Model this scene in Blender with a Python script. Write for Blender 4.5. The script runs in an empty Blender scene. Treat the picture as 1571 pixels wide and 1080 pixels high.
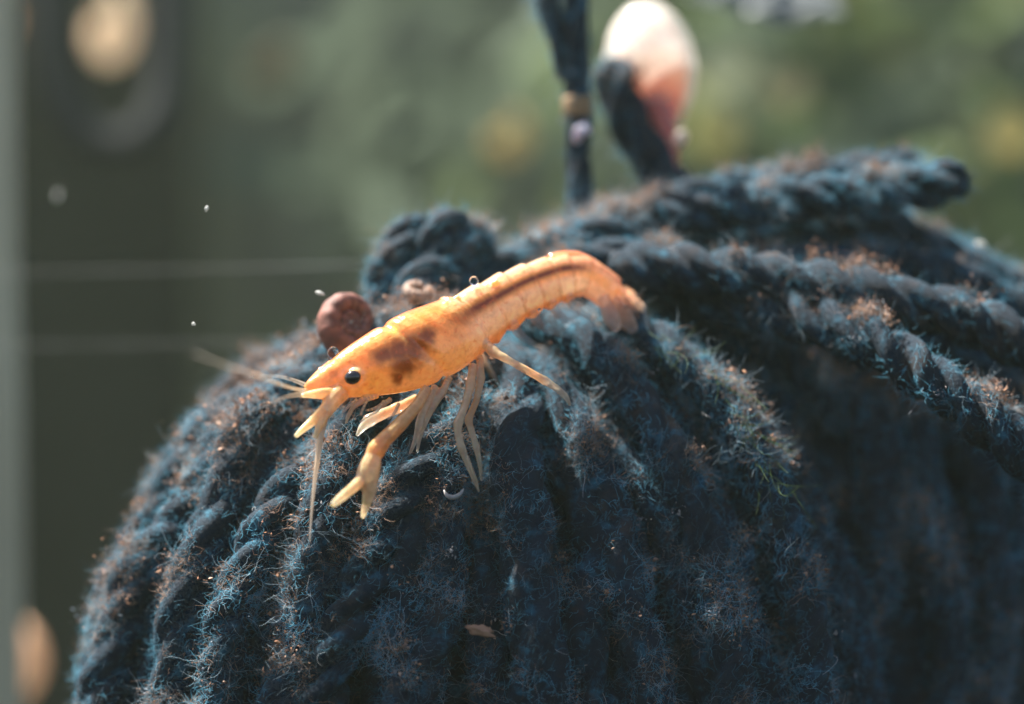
import bpy, bmesh, math, random
import numpy as np
from mathutils import Vector, Matrix, noise

rng = np.random.default_rng(7)
random.seed(7)
sc = bpy.context.scene
C = sc.collection

# ------------------------------------------------------------------ camera
# millimetre-scale scene in metres: the juvenile crayfish is about 20 mm long
K = 4.0e-5                 # metres per photograph pixel in the plane of focus (y = 0)
D = 0.15                   # camera distance to that plane
cam_d = bpy.data.cameras.new("camera")
cam = bpy.data.objects.new("camera", cam_d)
C.objects.link(cam)
cam.location = (0, -D, 0)
cam.rotation_euler = (math.radians(90), 0, 0)
cam_d.sensor_width = 36.0
cam_d.lens = 36.0 * D / (1571 * K)
cam_d.clip_start = 0.005
cam_d.clip_end = 50.0
cam_d.dof.use_dof = True
cam_d.dof.focus_distance = D - 0.0028
cam_d.dof.aperture_fstop = 13.5
sc.camera = cam

# ------------------------------------------------------------------ light
SUN = Vector((-0.44, 0.26, 0.86)).normalized()
world = bpy.data.worlds.new("World")
sc.world = world
world.use_nodes = True
wn = world.node_tree
sky = wn.nodes.new("ShaderNodeTexSky")
sky.sky_type = 'NISHITA'
sky.sun_disc = False
sky.sun_elevation = math.asin(SUN.z)
sky.sun_rotation = math.atan2(SUN.x, SUN.y)
sky.dust_density = 2.0
wn.links.new(sky.outputs[0], wn.nodes["Background"].inputs[0])
wn.nodes["Background"].inputs[1].default_value = 0.05
sun_d = bpy.data.lights.new("sun", 'SUN')
sun_d.energy = 5.0
sun_d.angle = math.radians(0.6)
sun_d.color = (1.0, 0.95, 0.87)
sun = bpy.data.objects.new("sun", sun_d)
C.objects.link(sun)
sun.rotation_euler = SUN.to_track_quat('Z', 'Y').to_euler()
sc.view_settings.view_transform = 'Standard'
sc.view_settings.look = 'None'
sc.view_settings.exposure = 2.1
sc.view_settings.gamma = 1.0
sc.view_settings.use_curve_mapping = False
sc.render.engine = 'CYCLES'
sc.cycles.use_denoising = True
sc.cycles.max_bounces = 10
sc.cycles.transparent_max_bounces = 24
sc.cycles.sample_clamp_indirect = 6.0


# ------------------------------------------------------------------ helpers
def P(px, py, mm=0.0):
    """photograph pixel + depth in mm behind the plane of focus -> world point"""
    y = mm * 1e-3
    s = (D + y) / D * K
    return Vector(((px - 785.5) * s, y, (540.0 - py) * s))


def PX(co):
    """world points (n,3) -> photograph pixels (n,2)"""
    s = (D + co[:, 1]) / D * K
    return np.stack([co[:, 0] / s + 785.5, 540.0 - co[:, 2] / s], 1)


def tag(o, label=None, cat=None, group=None, kind=None):
    if label: o["label"] = label
    if cat: o["category"] = cat
    if group: o["group"] = group
    if kind: o["kind"] = kind
    return o


def thing(name, loc, label, cat, group=None):
    o = bpy.data.objects.new(name, None)
    o.empty_display_size = 0.002
    o.location = loc
    C.objects.link(o)
    return tag(o, label, cat, group)


def adopt(o, parent):
    if parent is not None:
        o.parent = parent
        w = Vector(parent.location) if parent.parent is None else Vector((0, 0, 0))
        o.matrix_parent_inverse = Matrix.Translation(-w)
    return o


def mesh_obj(name, verts, faces, mat, parent=None, smooth=True, cols=None, alpha=None):
    me = bpy.data.meshes.new(name)
    me.from_pydata([tuple(v) for v in verts], [], [tuple(f) for f in faces])
    if smooth:
        me.polygons.foreach_set("use_smooth", [True] * len(me.polygons))
    if cols is not None:
        a = me.attributes.new("col", 'FLOAT_COLOR', 'POINT')
        c = np.ones((len(verts), 4), np.float32); c[:, :3] = cols
        a.data.foreach_set("color", c.ravel())
    if alpha is not None:
        a = me.attributes.new("alpha", 'FLOAT', 'POINT')
        a.data.foreach_set("value", np.asarray(alpha, np.float32))
    me.materials.append(mat)
    me.update()
    o = bpy.data.objects.new(name, me)
    C.objects.link(o)
    return adopt(o, parent)


def catmull(pts, n_per=12, closed=False):
    pts = np.asarray([list(p) for p in pts], float)
    ext = np.vstack([2 * pts[0] - pts[1], pts, 2 * pts[-1] - pts[-2]])
    out = []
    for i in range(1, len(ext) - 2):
        p0, p1, p2, p3 = ext[i - 1], ext[i], ext[i + 1], ext[i + 2]
        for t in np.linspace(0, 1, n_per, endpoint=False):
            out.append(0.5 * ((2 * p1) + (-p0 + p2) * t + (2 * p0 - 5 * p1 + 4 * p2 - p3) * t * t + (-p0 + 3 * p1 - 3 * p2 + p3) * t ** 3))
    out.append(ext[-2])
    return np.asarray(out)


def resample(path, step):
    seg = np.linalg.norm(np.diff(path[:, :3], axis=0), axis=1)
    s = np.concatenate([[0], np.cumsum(seg)])
    n = max(4, int(s[-1] / step) + 1)
    q = np.linspace(0, s[-1], n)
    return np.stack([np.interp(q, s, path[:, k]) for k in range(path.shape[1])], 1), q


def frames(pts):
    t = np.gradient(pts, axis=0)
    t /= np.linalg.norm(t, axis=1, keepdims=True) + 1e-12
    u = np.zeros_like(t)
    ref = np.array([0, -1.0, 0.3]) if abs(t[0, 1]) < 0.8 else np.array([0, 0, 1.0])
    v = ref - t[0] * ref.dot(t[0]); u[0] = v / np.linalg.norm(v)
    for i in range(1, len(t)):
        v = u[i - 1] - t[i] * u[i - 1].dot(t[i])
        u[i] = v / (np.linalg.norm(v) + 1e-12)
    w = np.cross(t, u)
    return t, u, w


def loft_faces(n, m, cap=True):
    f = []
    for i in range(n - 1):
        a = i * m; b = a + m
        for j in range(m):
            k = (j + 1) % m
            f.append((a + j, a + k, b + k, b + j))
    if cap:
        f.append(tuple(range(m - 1, -1, -1)))
        f.append(tuple(range((n - 1) * m, n * m)))
    return f


def tube(pts, rads, m=12):
    """tapered round tube -> verts, faces (pts n,3 ; rads n)"""
    t, u, w = frames(pts)
    th = np.linspace(0, 2 * np.pi, m, endpoint=False)
    ring = np.cos(th)[None, :, None] * u[:, None, :] + np.sin(th)[None, :, None] * w[:, None, :]
    v = pts[:, None, :] + ring * np.asarray(rads)[:, None, None]
    return v.reshape(-1, 3), loft_faces(len(pts), m)


# ------------------------------------------------------------------ node materials
def new_mat(name):
    m = bpy.data.materials.new(name)
    m.use_nodes = True
    return m, m.node_tree.nodes, m.node_tree.links


def noise_node(N, L, scale, detail=4.0, rough=0.55, vec=None):
    n = N.new("ShaderNodeTexNoise")
    n.inputs["Scale"].default_value = scale
    n.inputs["Detail"].default_value = detail
    n.inputs["Roughness"].default_value = rough
    if vec is not None:
        L.new(vec, n.inputs["Vector"])
    return n


def ramp_node(N, L, fac, stops):
    r = N.new("ShaderNodeValToRGB")
    e = r.color_ramp.elements
    while len(e) > 2: e.remove(e[-1])
    for i, (p, c) in enumerate(stops):
        el = e[i] if i < 2 else e.new(p)
        el.position = p
        el.color = (c[0], c[1], c[2], 1) if hasattr(c, '__len__') else (c, c, c, 1)
    L.new(fac, r.inputs["Fac"])
    return r


def mix_col(N, L, fac, a, b):
    n = N.new("ShaderNodeMix"); n.data_type = 'RGBA'
    if hasattr(fac, 'links'): L.new(fac, n.inputs[0])
    else: n.inputs[0].default_value = fac
    for s, x in ((6, a), (7, b)):
        if hasattr(x, 'links'): L.new(x, n.inputs[s])
        else: n.inputs[s].default_value = (*x, 1)
    return n.outputs[2]


def bump(N, L, h, strength, dist):
    b = N.new("ShaderNodeBump")
    b.inputs["Strength"].default_value = strength
    b.inputs["Distance"].default_value = dist
    L.new(h, b.inputs["Height"])
    return b.outputs[0]


def mat_yarn(name="yarn"):
    m, N, L = new_mat(name)
    p = N["Principled BSDF"]
    g = N.new("ShaderNodeNewGeometry")
    n1 = noise_node(N, L, 900, 5, 0.6, g.outputs["Position"])
    base = ramp_node(N, L, n1.outputs[0], [(0.3, (0.005, 0.008, 0.017)), (0.55, (0.009, 0.024, 0.040)), (0.75, (0.03, 0.14, 0.21))])
    n2 = noise_node(N, L, 330, 6, 0.65, g.outputs["Position"])
    silt = ramp_node(N, L, n2.outputs[0], [(0.56, 0.0), (0.70, 0.55)])
    c = mix_col(N, L, silt.outputs[0], base.outputs[0], (0.085, 0.052, 0.036))
    L.new(c, p.inputs["Base Color"])
    p.inputs["Roughness"].default_value = 0.8
    p.inputs["Specular IOR Level"].default_value = 0.25
    p.inputs["Sheen Weight"].default_value = 0.04
    p.inputs["Sheen Roughness"].default_value = 0.5
    p.inputs["Sheen Tint"].default_value = (0.35, 0.6, 0.75, 1)
    n3 = noise_node(N, L, 5200, 4, 0.7, g.outputs["Position"])
    L.new(bump(N, L, n3.outputs[0], 0.9, 0.00025), p.inputs["Normal"])
    return m


def mat_fibre(name, c0, c1, transl=0.35, scale=700, rough=0.5):
    m, N, L = new_mat(name)
    p = N["Principled BSDF"]; out = N["Material Output"]
    g = N.new("ShaderNodeNewGeometry")
    n1 = noise_node(N, L, scale, 4, 0.6, g.outputs["Position"])
    r = ramp_node(N, L, n1.outputs[0], [(0.35, c0), (0.65, c1)])
    L.new(r.outputs[0], p.inputs["Base Color"])
    p.inputs["Roughness"].default_value = rough
    p.inputs["Specular IOR Level"].default_value = 0.35
    t = N.new("ShaderNodeBsdfTranslucent")
    L.new(r.outputs[0], t.inputs[0])
    mx = N.new("ShaderNodeMixShader"); mx.inputs[0].default_value = transl
    L.new(p.outputs[0], mx.inputs[1]); L.new(t.outputs[0], mx.inputs[2])
    L.new(mx.outputs[0], out.inputs[0])
    return m


def mat_vcol(name, rough=0.8, transl=0.0, spec=0.3, sss=0.0, scale=0.001, radius=(1, .45, .2), bump_s=0, bump_d=1e-4, use_alpha=False, coat=0.0):
    m, N, L = new_mat(name)
    p = N["Principled BSDF"]; out = N["Material Output"]
    a = N.new("ShaderNodeAttribute"); a.attribute_name = "col"
    L.new(a.outputs["Color"], p.inputs["Base Color"])
    p.inputs["Roughness"].default_value = rough
    p.inputs["Specular IOR Level"].default_value = spec
    p.inputs["Coat Weight"].default_value = coat
    p.inputs["Coat Roughness"].default_value = 0.07
    if sss:
        p.inputs["Subsurface Weight"].default_value = sss
        p.inputs["Subsurface Scale"].default_value = scale
        p.inputs["Subsurface Radius"].default_value = radius
    if bump_s:
        g = N.new("ShaderNodeNewGeometry")
        n = noise_node(N, L, bump_s, 3, 0.6, g.outputs["Position"])
        L.new(bump(N, L, n.outputs[0], 0.5, bump_d), p.inputs["Normal"])
    sh = p.outputs[0]
    if transl:
        t = N.new("ShaderNodeBsdfTranslucent")
        L.new(a.outputs["Color"], t.inputs[0])
        mx = N.new("ShaderNodeMixShader"); mx.inputs[0].default_value = transl
        L.new(sh, mx.inputs[1]); L.new(t.outputs[0], mx.inputs[2]); sh = mx.outputs[0]
    if use_alpha:
        al = N.new("ShaderNodeAttribute"); al.attribute_name = "alpha"
        tr = N.new("ShaderNodeBsdfTransparent")
        mx = N.new("ShaderNodeMixShader")
        L.new(al.outputs["Fac"], mx.inputs[0])
        L.new(tr.outputs[0], mx.inputs[1]); L.new(sh, mx.inputs[2]); sh = mx.outputs[0]
    L.new(sh, out.inputs[0])
    return m


def mat_plain(name, c0, c1, scale=60, rough=0.6, transl=0.0, sss=0.0, sss_scale=0.001, spec=0.4, bump_d=0.0):
    m, N, L = new_mat(name)
    p = N["Principled BSDF"]; out = N["Material Output"]
    g = N.new("ShaderNodeNewGeometry")
    n1 = noise_node(N, L, scale, 4, 0.6, g.outputs["Position"])
    r = ramp_node(N, L, n1.outputs[0], [(0.35, c0), (0.65, c1)])
    L.new(r.outputs[0], p.inputs["Base Color"])
    p.inputs["Roughness"].default_value = rough
    p.inputs["Specular IOR Level"].default_value = spec
    if sss:
        p.inputs["Subsurface Weight"].default_value = sss
        p.inputs["Subsurface Scale"].default_value = sss_scale
        p.inputs["Subsurface Radius"].default_value = (1, 0.5, 0.35)
    if bump_d:
        L.new(bump(N, L, n1.outputs[0], 0.6, bump_d), p.inputs["Normal"])
    sh = p.outputs[0]
    if transl:
        t = N.new("ShaderNodeBsdfTranslucent")
        L.new(r.outputs[0], t.inputs[0])
        mx = N.new("ShaderNodeMixShader"); mx.inputs[0].default_value = transl
        L.new(sh, mx.inputs[1]); L.new(t.outputs[0], mx.inputs[2]); sh = mx.outputs[0]
        L.new(sh, out.inputs[0])
    return m


def mat_clear(name):
    m, N, L = new_mat(name)
    p = N["Principled BSDF"]
    n = noise_node(N, L, 400, 2)
    r = ramp_node(N, L, n.outputs[0], [(0.3, 0.01), (0.7, 0.05)])
    L.new(r.outputs[0], p.inputs["Roughness"])
    p.inputs["Base Color"].default_value = (0.97, 0.98, 1, 1)
    p.inputs["Transmission Weight"].default_value = 1.0
    p.inputs["IOR"].default_value = 1.18
    p.inputs["Specular IOR Level"].default_value = 1.0
    return m


M_yarn = mat_yarn()
M_fuzz = mat_fibre("fuzz_teal", (0.010, 0.026, 0.045), (0.15, 0.48, 0.66), 0.45, 220)
M_fuzz_grey = mat_fibre("fuzz_grey", (0.07, 0.11, 0.15), (0.50, 0.66, 0.75), 0.45, 220)
M_fuzz_brown = mat_fibre("fuzz_brown", (0.20, 0.12, 0.085), (0.46, 0.30, 0.21))
M_fuzz_pale = mat_fibre("fuzz_pale", (0.5, 0.52, 0.54), (0.8, 0.8, 0.8), 0.3, 700, 0.25)
M_silt = mat_vcol("silt", 0.9, 0.2, 0.2)
M_algae = mat_fibre("algae", (0.05, 0.10, 0.03), (0.14, 0.22, 0.06), 0.4)
M_clear = mat_clear("bubble")

# ------------------------------------------------------------------ setting: the far side of the tank
WALL_Y = 360.0    # mm behind the focus plane
m, N, L = new_mat("tank_back")
p = N["Principled BSDF"]; g = N.new("ShaderNodeNewGeometry")
n1 = noise_node(N, L, 22, 4, 0.5, g.outputs["Position"])
r1 = ramp_node(N, L, n1.outputs[0], [(0.35, (0.08, 0.08, 0.07)), (0.55, (0.13, 0.135, 0.09)), (0.72, (0.19, 0.20, 0.11))])
L.new(r1.outputs[0], p.inputs["Base Color"]); p.inputs["Roughness"].default_value = 0.5
w0 = P(-700, 1900, WALL_Y); w1 = P(2300, -140, WALL_Y)
def box(name, x0, x1, y0, y1, z0, z1, mat, parent=None, bev=0.0):
    bm = bmesh.new()
    bmesh.ops.create_cube(bm, size=1)
    for v in bm.verts:
        v.co = Vector((x0 + (v.co.x + .5) * (x1 - x0), y0 + (v.co.y + .5) * (y1 - y0), z0 + (v.co.z + .5) * (z1 - z0)))
    if bev:
        bmesh.ops.bevel(bm, geom=bm.edges[:], offset=bev, segments=2, affect='EDGES')
    me = bpy.data.meshes.new(name); bm.to_mesh(me); bm.free()
    me.materials.append(mat)
    o = bpy.data.objects.new(name, me); C.objects.link(o)
    return adopt(o, parent)
wall = box("tank_wall", w0.x, w1.x, WALL_Y * 1e-3, WALL_Y * 1e-3 + 0.008, w0.z, w1.z, m)
tag(wall, kind="structure")
d0 = P(-420, 1800, 300); d1 = P(300, -180, 300)
panel = box("dark_back_panel", d0.x, d1.x, 0.300, 0.308, d0.z, d1.z, mat_plain("dark_panel", (.013, .015, .013), (.028, .030, .024), 25, .7, spec=.1), None, .002)
tag(panel, kind="structure")
# pale corner seam of the tank at the left edge of the frame
M_seam = mat_plain("corner_seam", (0.58, 0.48, 0.30), (0.66, 0.56, 0.36), 30, 0.6)
a = P(-60, 1500, 62); b = P(-95, -260, 62)
sv = []
for q, xr in ((a, 0), (b, 0)):
    pass
bm = bmesh.new()
prof = [(-0.006, -0.004), (0.0, -0.0052), (0.0035, -0.0035), (0.0052, 0.0), (0.004, 0.005), (-0.006, 0.005)]
top = P(18, -260, 62); bot = P(46, 1500, 62)
rings = []
for k in range(9):
    f = k / 8
    c = bot.lerp(top, f)
    rings.append([bm.verts.new((c.x - 0.0052 + x + 0.00012 * math.sin(k * 2.1), c.y + y, c.z)) for x, y in prof])
for k in range(8):
    for j in range(6):
        bm.faces.new((rings[k][j], rings[k][(j + 1) % 6], rings[k + 1][(j + 1) % 6], rings[k + 1][j]))
bm.faces.new(rings[0][::-1]); bm.faces.new(rings[-1])
me = bpy.data.meshes.new("tank_corner_seam"); bm.to_mesh(me); bm.free(); me.materials.append(M_seam)
seam = bpy.data.objects.new("tank_corner_seam", me); C.objects.link(seam)
tag(seam, kind="structure")

# ------------------------------------------------------------------ yarn mop
mop = thing("yarn_mop", P(860, 1250, 12),
            "dark teal fuzzy yarn mop dusted with brown silt, hanging under the crayfish", "yarn mop")
SURF_P, SURF_N, SURF_T, SURF_W = [], [], [], []


def strand(pts, r_px, parent=mop, name="yarn_strand", twist_mm=8.5, taper0=False, taper1=True, wob=0.25, fuzz=1.0, m=24, ply=0.8):
    """three-ply twisted yarn through world points; one continuous mesh"""
    path = catmull(pts, 10)
    path, s = resample(path, 0.00042)
    n = len(path)
    ph = rng.uniform(0, 100)
    r = r_px * K
    # slow wobble of the path
    wv = np.array([[noise.noise(Vector((x * 140, ph + k * 7.3, 0))) for k in range(3)] for x in s])
    path = path + wv * r * wob
    t, u, w = frames(path)
    rr = np.array([1 + 0.13 * noise.noise(Vector((x * 380, ph, 5.0))) for x in s]) * r
    if taper1: rr = rr * np.clip(np.sqrt(np.maximum(0, 1 - np.clip((s - (s[-1] - r * 1.1)) / (r * 1.1), 0, 1) ** 2)), 0.03, 1)
    if taper0: rr = rr * np.clip(np.sqrt(np.maximum(0, 1 - np.clip((r * 1.1 - s) / (r * 1.1), 0, 1) ** 2)), 0.03, 1)
    th = np.linspace(0, 2 * np.pi, m, endpoint=False)
    tw = s / (twist_mm * 1e-3) * 2 * np.pi + ph
    d = (th[None, :] - 0 * tw[:, None])
    dd = np.mod(d, 2 * np.pi / 3) - np.pi / 3
    prof = 0.5 * np.cos(dd) + np.sqrt(np.maximum(0, 0.25 - 0.25 * np.sin(dd) ** 2))
    prof = (1 - ply) * 0.9 + ply * prof
    ang = th[None, :] + tw[:, None]
    nrm = np.cos(ang)[:, :, None] * u[:, None, :] + np.sin(ang)[:, :, None] * w[:, None, :]
    v = path[:, None, :] + nrm * (rr[:, None] * prof)[:, :, None]
    o = mesh_obj(name, v.reshape(-1, 3), loft_faces(n, m), M_yarn, parent)
    # surface samples for the fuzz (every vertex; ply direction = tangent tilted by the twist)
    pt = t[:, None, :] + np.cross(t[:, None, :], nrm) * (2 * np.pi * r * 0.8 / (twist_mm * 1e-3))
    SURF_P.append(v.reshape(-1, 3)); SURF_N.append(nrm.reshape(-1, 3)); SURF_T.append(pt.reshape(-1, 3))
    SURF_W.append(np.full(n * m, fuzz))
    return o


def lobe(cx, cy, cmm, ax, az, ay_mm, n, r_px, a0=0.0, a1=360.0, scale=1.0, th0=(8, 32), th1=100, jit=0.05, drop=160):
    """strands that run over an ellipsoid like meridians, from its crown down its sides"""
    c = P(cx, cy, cmm); X = ax * K; Z = az * K; Y = ay_mm * 1e-3
    for k in range(n):
        ph = math.radians(a0 + (a1 - a0) * (k + rng.uniform(-.3, .3)) / n)
        # equal spacing along the equator ellipse rather than in angle
        ph = math.atan2(math.sin(ph) * X ** 0.5, math.cos(ph) * Y ** 0.5)
        sc_ = scale * (1 + rng.uniform(-jit, jit))
        s0 = rng.uniform(*th0)
        pts = []
        drift = rng.uniform(-0.3, 0.3)
        for j, th in enumerate(np.linspace(s0, th1, 7)):
            tt = math.radians(th)
            p_ = ph + drift * j / 6 + rng.uniform(-.025, .025)
            pts.append(Vector((c.x + X * sc_ * math.sin(tt) * math.sin(p_),
                               c.y - Y * sc_ * math.sin(tt) * math.cos(p_),
                               c.z + Z * sc_ * math.cos(tt))))
        e = pts[-1]
        pts.append(Vector((e.x, e.y, e.z - drop * K)))
        strand(pts, r_px * rng.uniform(.8, 1.15), taper0=True, taper1=False, twist_mm=rng.uniform(8, 13), wob=.75, ply=.5)


def core(cx, cy, cmm, ax, az, ay_mm):  # solid filler added inside the strands to block light
    bm = bmesh.new()
    bmesh.ops.create_icosphere(bm, subdivisions=4, radius=1)
    c = P(cx, cy, cmm)
    for v in bm.verts:
        q = 1 + 0.05 * noise.noise(v.co * 6)
        v.co = Vector((c.x + v.co.x * ax * K * q, c.y + v.co.y * ay_mm * 1e-3 * q, c.z + v.co.z * az * K * q))
    me = bpy.data.meshes.new("core"); bm.to_mesh(me); bm.free()
    me.polygons.foreach_set("use_smooth", [True] * len(me.polygons))
    me.materials.append(M_yarn)
    o = bpy.data.objects.new("filler_core", me); C.objects.link(o); adopt(o, mop)


FC = (730, 1150, 8.0); FA = (600, 675, 12.0)     # front lobe: centre px,py,mm ; radii px,px,mm
core(*FC, FA[0] * .82, FA[1] * .82, FA[2] * .75)
core(1230, 1060, 19, 410, 560, 9)
core(1120, 800, 22, 330, 360, 7)
core(830, 660, 20, 250, 235, 7)
core(1470, 900, 20, 330, 450, 6)
lobe(*FC, *FA, 26, 42, -120, 120, 0.985, th0=(4, 14), jit=0.06)
lobe(*FC, *FA, 20, 40, -100, 100, 0.88, th0=(15, 40), jit=0.03)
lobe(*FC, *FA, 8, 36, 130, 230, 0.97)
# right-hand lobe, set back
lobe(1230, 1000, 19, 430, 560, 10, 15, 36, -80, 110, 1.0, th0=(20, 45))
# strands over the back hump
for pts, r in [
    ([(600, 520, 17), (640, 460, 15), (700, 430, 14), (790, 415, 14), (880, 375, 14)], 36),
    ([(560, 560, 18), (600, 500, 17), (660, 455, 18), (770, 425, 18)], 34),
    ([(690, 560, 10), (730, 470, 12), (800, 405, 12), (900, 365, 12), (990, 350, 13)], 36),
    ([(760, 520, 9), (840, 430, 10), (930, 395, 10), (1010, 400, 11), (1080, 430, 12)], 35),
    ([(820, 520, 10), (900, 440, 11), (980, 430, 11), (1060, 470, 12), (1150, 560, 13)], 35),
    ([(720, 450, 22), (800, 400, 22), (900, 350, 22), (1000, 345, 21), (1100, 360, 20)], 36),
    # big strand end jutting out to the right
    ([(820, 400, 13), (920, 360, 14), (1040, 335, 13), (1180, 318, 13), (1310, 300, 13), (1400, 290, 13), (1487, 272, 13)], 40),
    ([(860, 370, 18), (960, 335, 17), (1080, 300, 17), (1220, 280, 17), (1330, 262, 17), (1420, 265, 18)], 36),
    ([(900, 400, 16), (1020, 370, 16), (1160, 352, 16), (1300, 352, 16), (1430, 385, 17), (1530, 430, 18), (1640, 500, 19)], 38),
    # the clearly twisted strand
    ([(930, 420, 9), (1050, 420, 8), (1160, 425, 7), (1270, 440, 6.5), (1380, 458, 6), (1480, 490, 6), (1640, 560, 6)], 46),
    ([(980, 440, 12), (1100, 430, 12), (1230, 405, 12), (1340, 400, 13), (1440, 425, 13), (1540, 470, 14), (1660, 560, 15)], 38),
    ([(1060, 460, 11), (1200, 480, 7), (1320, 515, 3.5), (1430, 580, 1.5), (1520, 650, 1), (1660, 790, 1)], 42),
    ([(1040, 480, 13), (1180, 540, 13), (1320, 640, 13), (1430, 780, 13), (1500, 960, 13), (1530, 1180, 13)], 40),
    ([(1000, 480, 13), (1100, 570, 13), (1220, 700, 13), (1300, 860, 13), (1350, 1180, 13)], 38),
    ([(1150, 470, 15), (1320, 560, 15), (1480, 700, 15), (1580, 900, 15), (1620, 1180, 15)], 40),
    ([(1150, 420, 20), (1300, 400, 19), (1420, 420, 18), (1520, 470, 18), (1660, 600, 19)], 40),
    ([(1200, 450, 16), (1330, 480, 15), (1450, 530, 14), (1540, 600, 14), (1660, 720, 14)], 38),
    ([(1100, 400, 18), (1240, 375, 19), (1370, 375, 20), (1480, 400, 21), (1560, 450, 22), (1680, 540, 23)], 36),
    ([(1010, 330, 19), (1120, 315, 19), (1230, 310, 19), (1330, 330, 19), (1400, 345, 20)], 34),
    # ridge right of the crayfish
    ([(900, 470, 8), (970, 505, 6), (1050, 560, 4.5), (1120, 640, 3), (1175, 740, 2), (1215, 860, 1), (1240, 1000, .5), (1250, 1200, 0)], 38),
    # left silhouette
    ([(640, 500, 18), (560, 520, 16), (480, 540, 15), (400, 582, 14), (325, 648, 13), (258, 740, 12), (208, 860, 12), (175, 1010, 12), (162, 1200, 12)], 38),
    ([(560, 540, 13), (480, 572, 11), (395, 622, 10), (320, 700, 9), (268, 800, 8.5), (232, 915, 8), (212, 1050, 8), (205, 1200, 8)], 38),
    ([(600, 560, 7), (500, 600, 5), (420, 660, 4), (355, 750, 3), (310, 860, 2), (275, 980, 2), (255, 1180, 2)], 40),
    ([(560, 640, 3.5), (490, 690, 2), (430, 770, 0), (385, 860, -1), (350, 960, -1.5), (330, 1180, -1.5)], 38),
    ([(700, 640, 1.5), (640, 720, -1), (590, 820, -2.5), (550, 920, -3.3), (505, 1020, -3.6), (470, 1180, -3.6)], 40),
]:
    strand([P(*q) for q in pts], r, taper0=True, fuzz=0.3 if r > 44 else 0.7 if r >= 42 else 1.1, ply=.95 if r >= 40 else .75)
# dark upright tuft of loops behind the crayfish's back
for pts, r in [
    ([(585, 560, 14), (590, 460, 12.5), (606, 395, 12), (634, 360, 12.5), (656, 392, 14.5), (660, 470, 16), (662, 540, 17)], 36),
    ([(650, 560, 13), (655, 450, 12), (666, 372, 11.5), (690, 342, 12.5), (708, 378, 14.5), (712, 460, 16), (712, 540, 17)], 34),
    ([(690, 560, 12), (700, 450, 11), (712, 385, 11.5), (732, 362, 13), (738, 420, 15.5), (738, 540, 17)], 30),
    ([(610, 560, 10), (618, 480, 9.5), (640, 435, 9.5), (672, 420, 10.5), (700, 450, 12), (715, 530, 12)], 34),
]:
    strand([P(*q) for q in pts], r, taper0=True, taper1=False, fuzz=1.0)

# hanging cord and its second end
cord = strand([P(880, -160, 18), P(884, 0, 18), P(886, 120, 18), P(888, 240, 18), P(890, 330, 18), P(905, 380, 17)], 24, name="cord", twist_mm=14, taper1=False, fuzz=0.3, wob=.03, ply=.5)
strand([P(800, -160, 19), P(832, -40, 19), P(852, 40, 18.6), P(866, 95, 18.4), P(874, 128, 18.8)], 24, name="cord", twist_mm=14, fuzz=0.5, wob=.1)
M_tan = mat_plain("tan_wrap", (0.20, 0.12, 0.06), (0.32, 0.20, 0.10), 900, 0.8, bump_d=1e-4)
pth = np.array([list(P(884.5 + .4 * k, 142 + 6 * k, 18)) for k in range(8)])
v, f = tube(pth, np.array([.3, .9, 1, .96, 1, .98, .9, .3]) * 25.5 * K, 20)
wrap = mesh_obj("wrap", v, f, M_tan, cord)
wrap["label"] = "tan wrapping round the dark cord"
# dark leaning strand that carries the pale snail
strand([P(1055, 330, 20), P(1020, 275, 20.5), P(988, 225, 21), P(958, 165, 21.5), P(944, 110, 22), P(936, 85, 22)], 41, twist_mm=10, fuzz=0.4, wob=.15)

# ------------------------------------------------------------------ fuzz and silt on the yarn
SP = np.concatenate(SURF_P); SN = np.concatenate(SURF_N); ST = np.concatenate(SURF_T); SW = np.concatenate(SURF_W)
SN /= np.linalg.norm(SN, axis=1, keepdims=True); ST /= np.linalg.norm(ST, axis=1, keepdims=True)
pp = PX(SP)
view = SP - np.array([0, -D, 0]); view /= np.linalg.norm(view, axis=1, keepdims=True)
facing = -(view * SN).sum(1)
ok = (pp[:, 0] > -60) & (pp[:, 0] < 1640) & (pp[:, 1] > -60) & (pp[:, 1] < 1150) & (facing > -0.45)
SP, SN, ST, SW, pp, facing = SP[ok], SN[ok], ST[ok], SW[ok], pp[ok], facing[ok]


def lf(co, scale, seed):
    return np.array([noise.noise(Vector((c[0] * scale + seed, c[1] * scale, c[2] * scale))) for c in co])


def hairs(name, n, lmin, lmax, rad, mat, along, out, rand, curl, npts=8, weight=None, parent=mop, idx=None, up=0.0, mat_k=0.6):
    w = SW.copy() if weight is None else SW * weight
    w = w / w.sum()
    if idx is None:
        idx = rng.choice(len(SP), n, p=w)
    n = len(idx)
    base = SP[idx] + rng.normal(0, 1e-4, (n, 3)) - SN[idx] * 3e-5
    sgn = rng.choice([-1.0, 1.0], n)[:, None]
    d = ST[idx] * sgn * along + SN[idx] * out + rng.normal(0, rand, (n, 3))
    d[:, 2] += up
    d = d + FIELD[idx] * mat_k
    d /= np.linalg.norm(d, axis=1, keepdims=True)
    ln = rng.uniform(lmin, lmax, n) ** 1.0
    step = (ln / (npts - 1))[:, None]
    bend = rng.normal(0, curl, (n, 3))
    pos = np.zeros((n, npts, 3)); pos[:, 0] = base
    for k in range(1, npts):
        pos[:, k] = pos[:, k - 1] + d * step
        d = d + bend + rng.normal(0, curl * .6, (n, 3))
        d /= np.linalg.norm(d, axis=1, keepdims=True)
    return curves_obj(name, pos, rad * rng.uniform(.6, 1.4, n), mat, parent)


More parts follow.
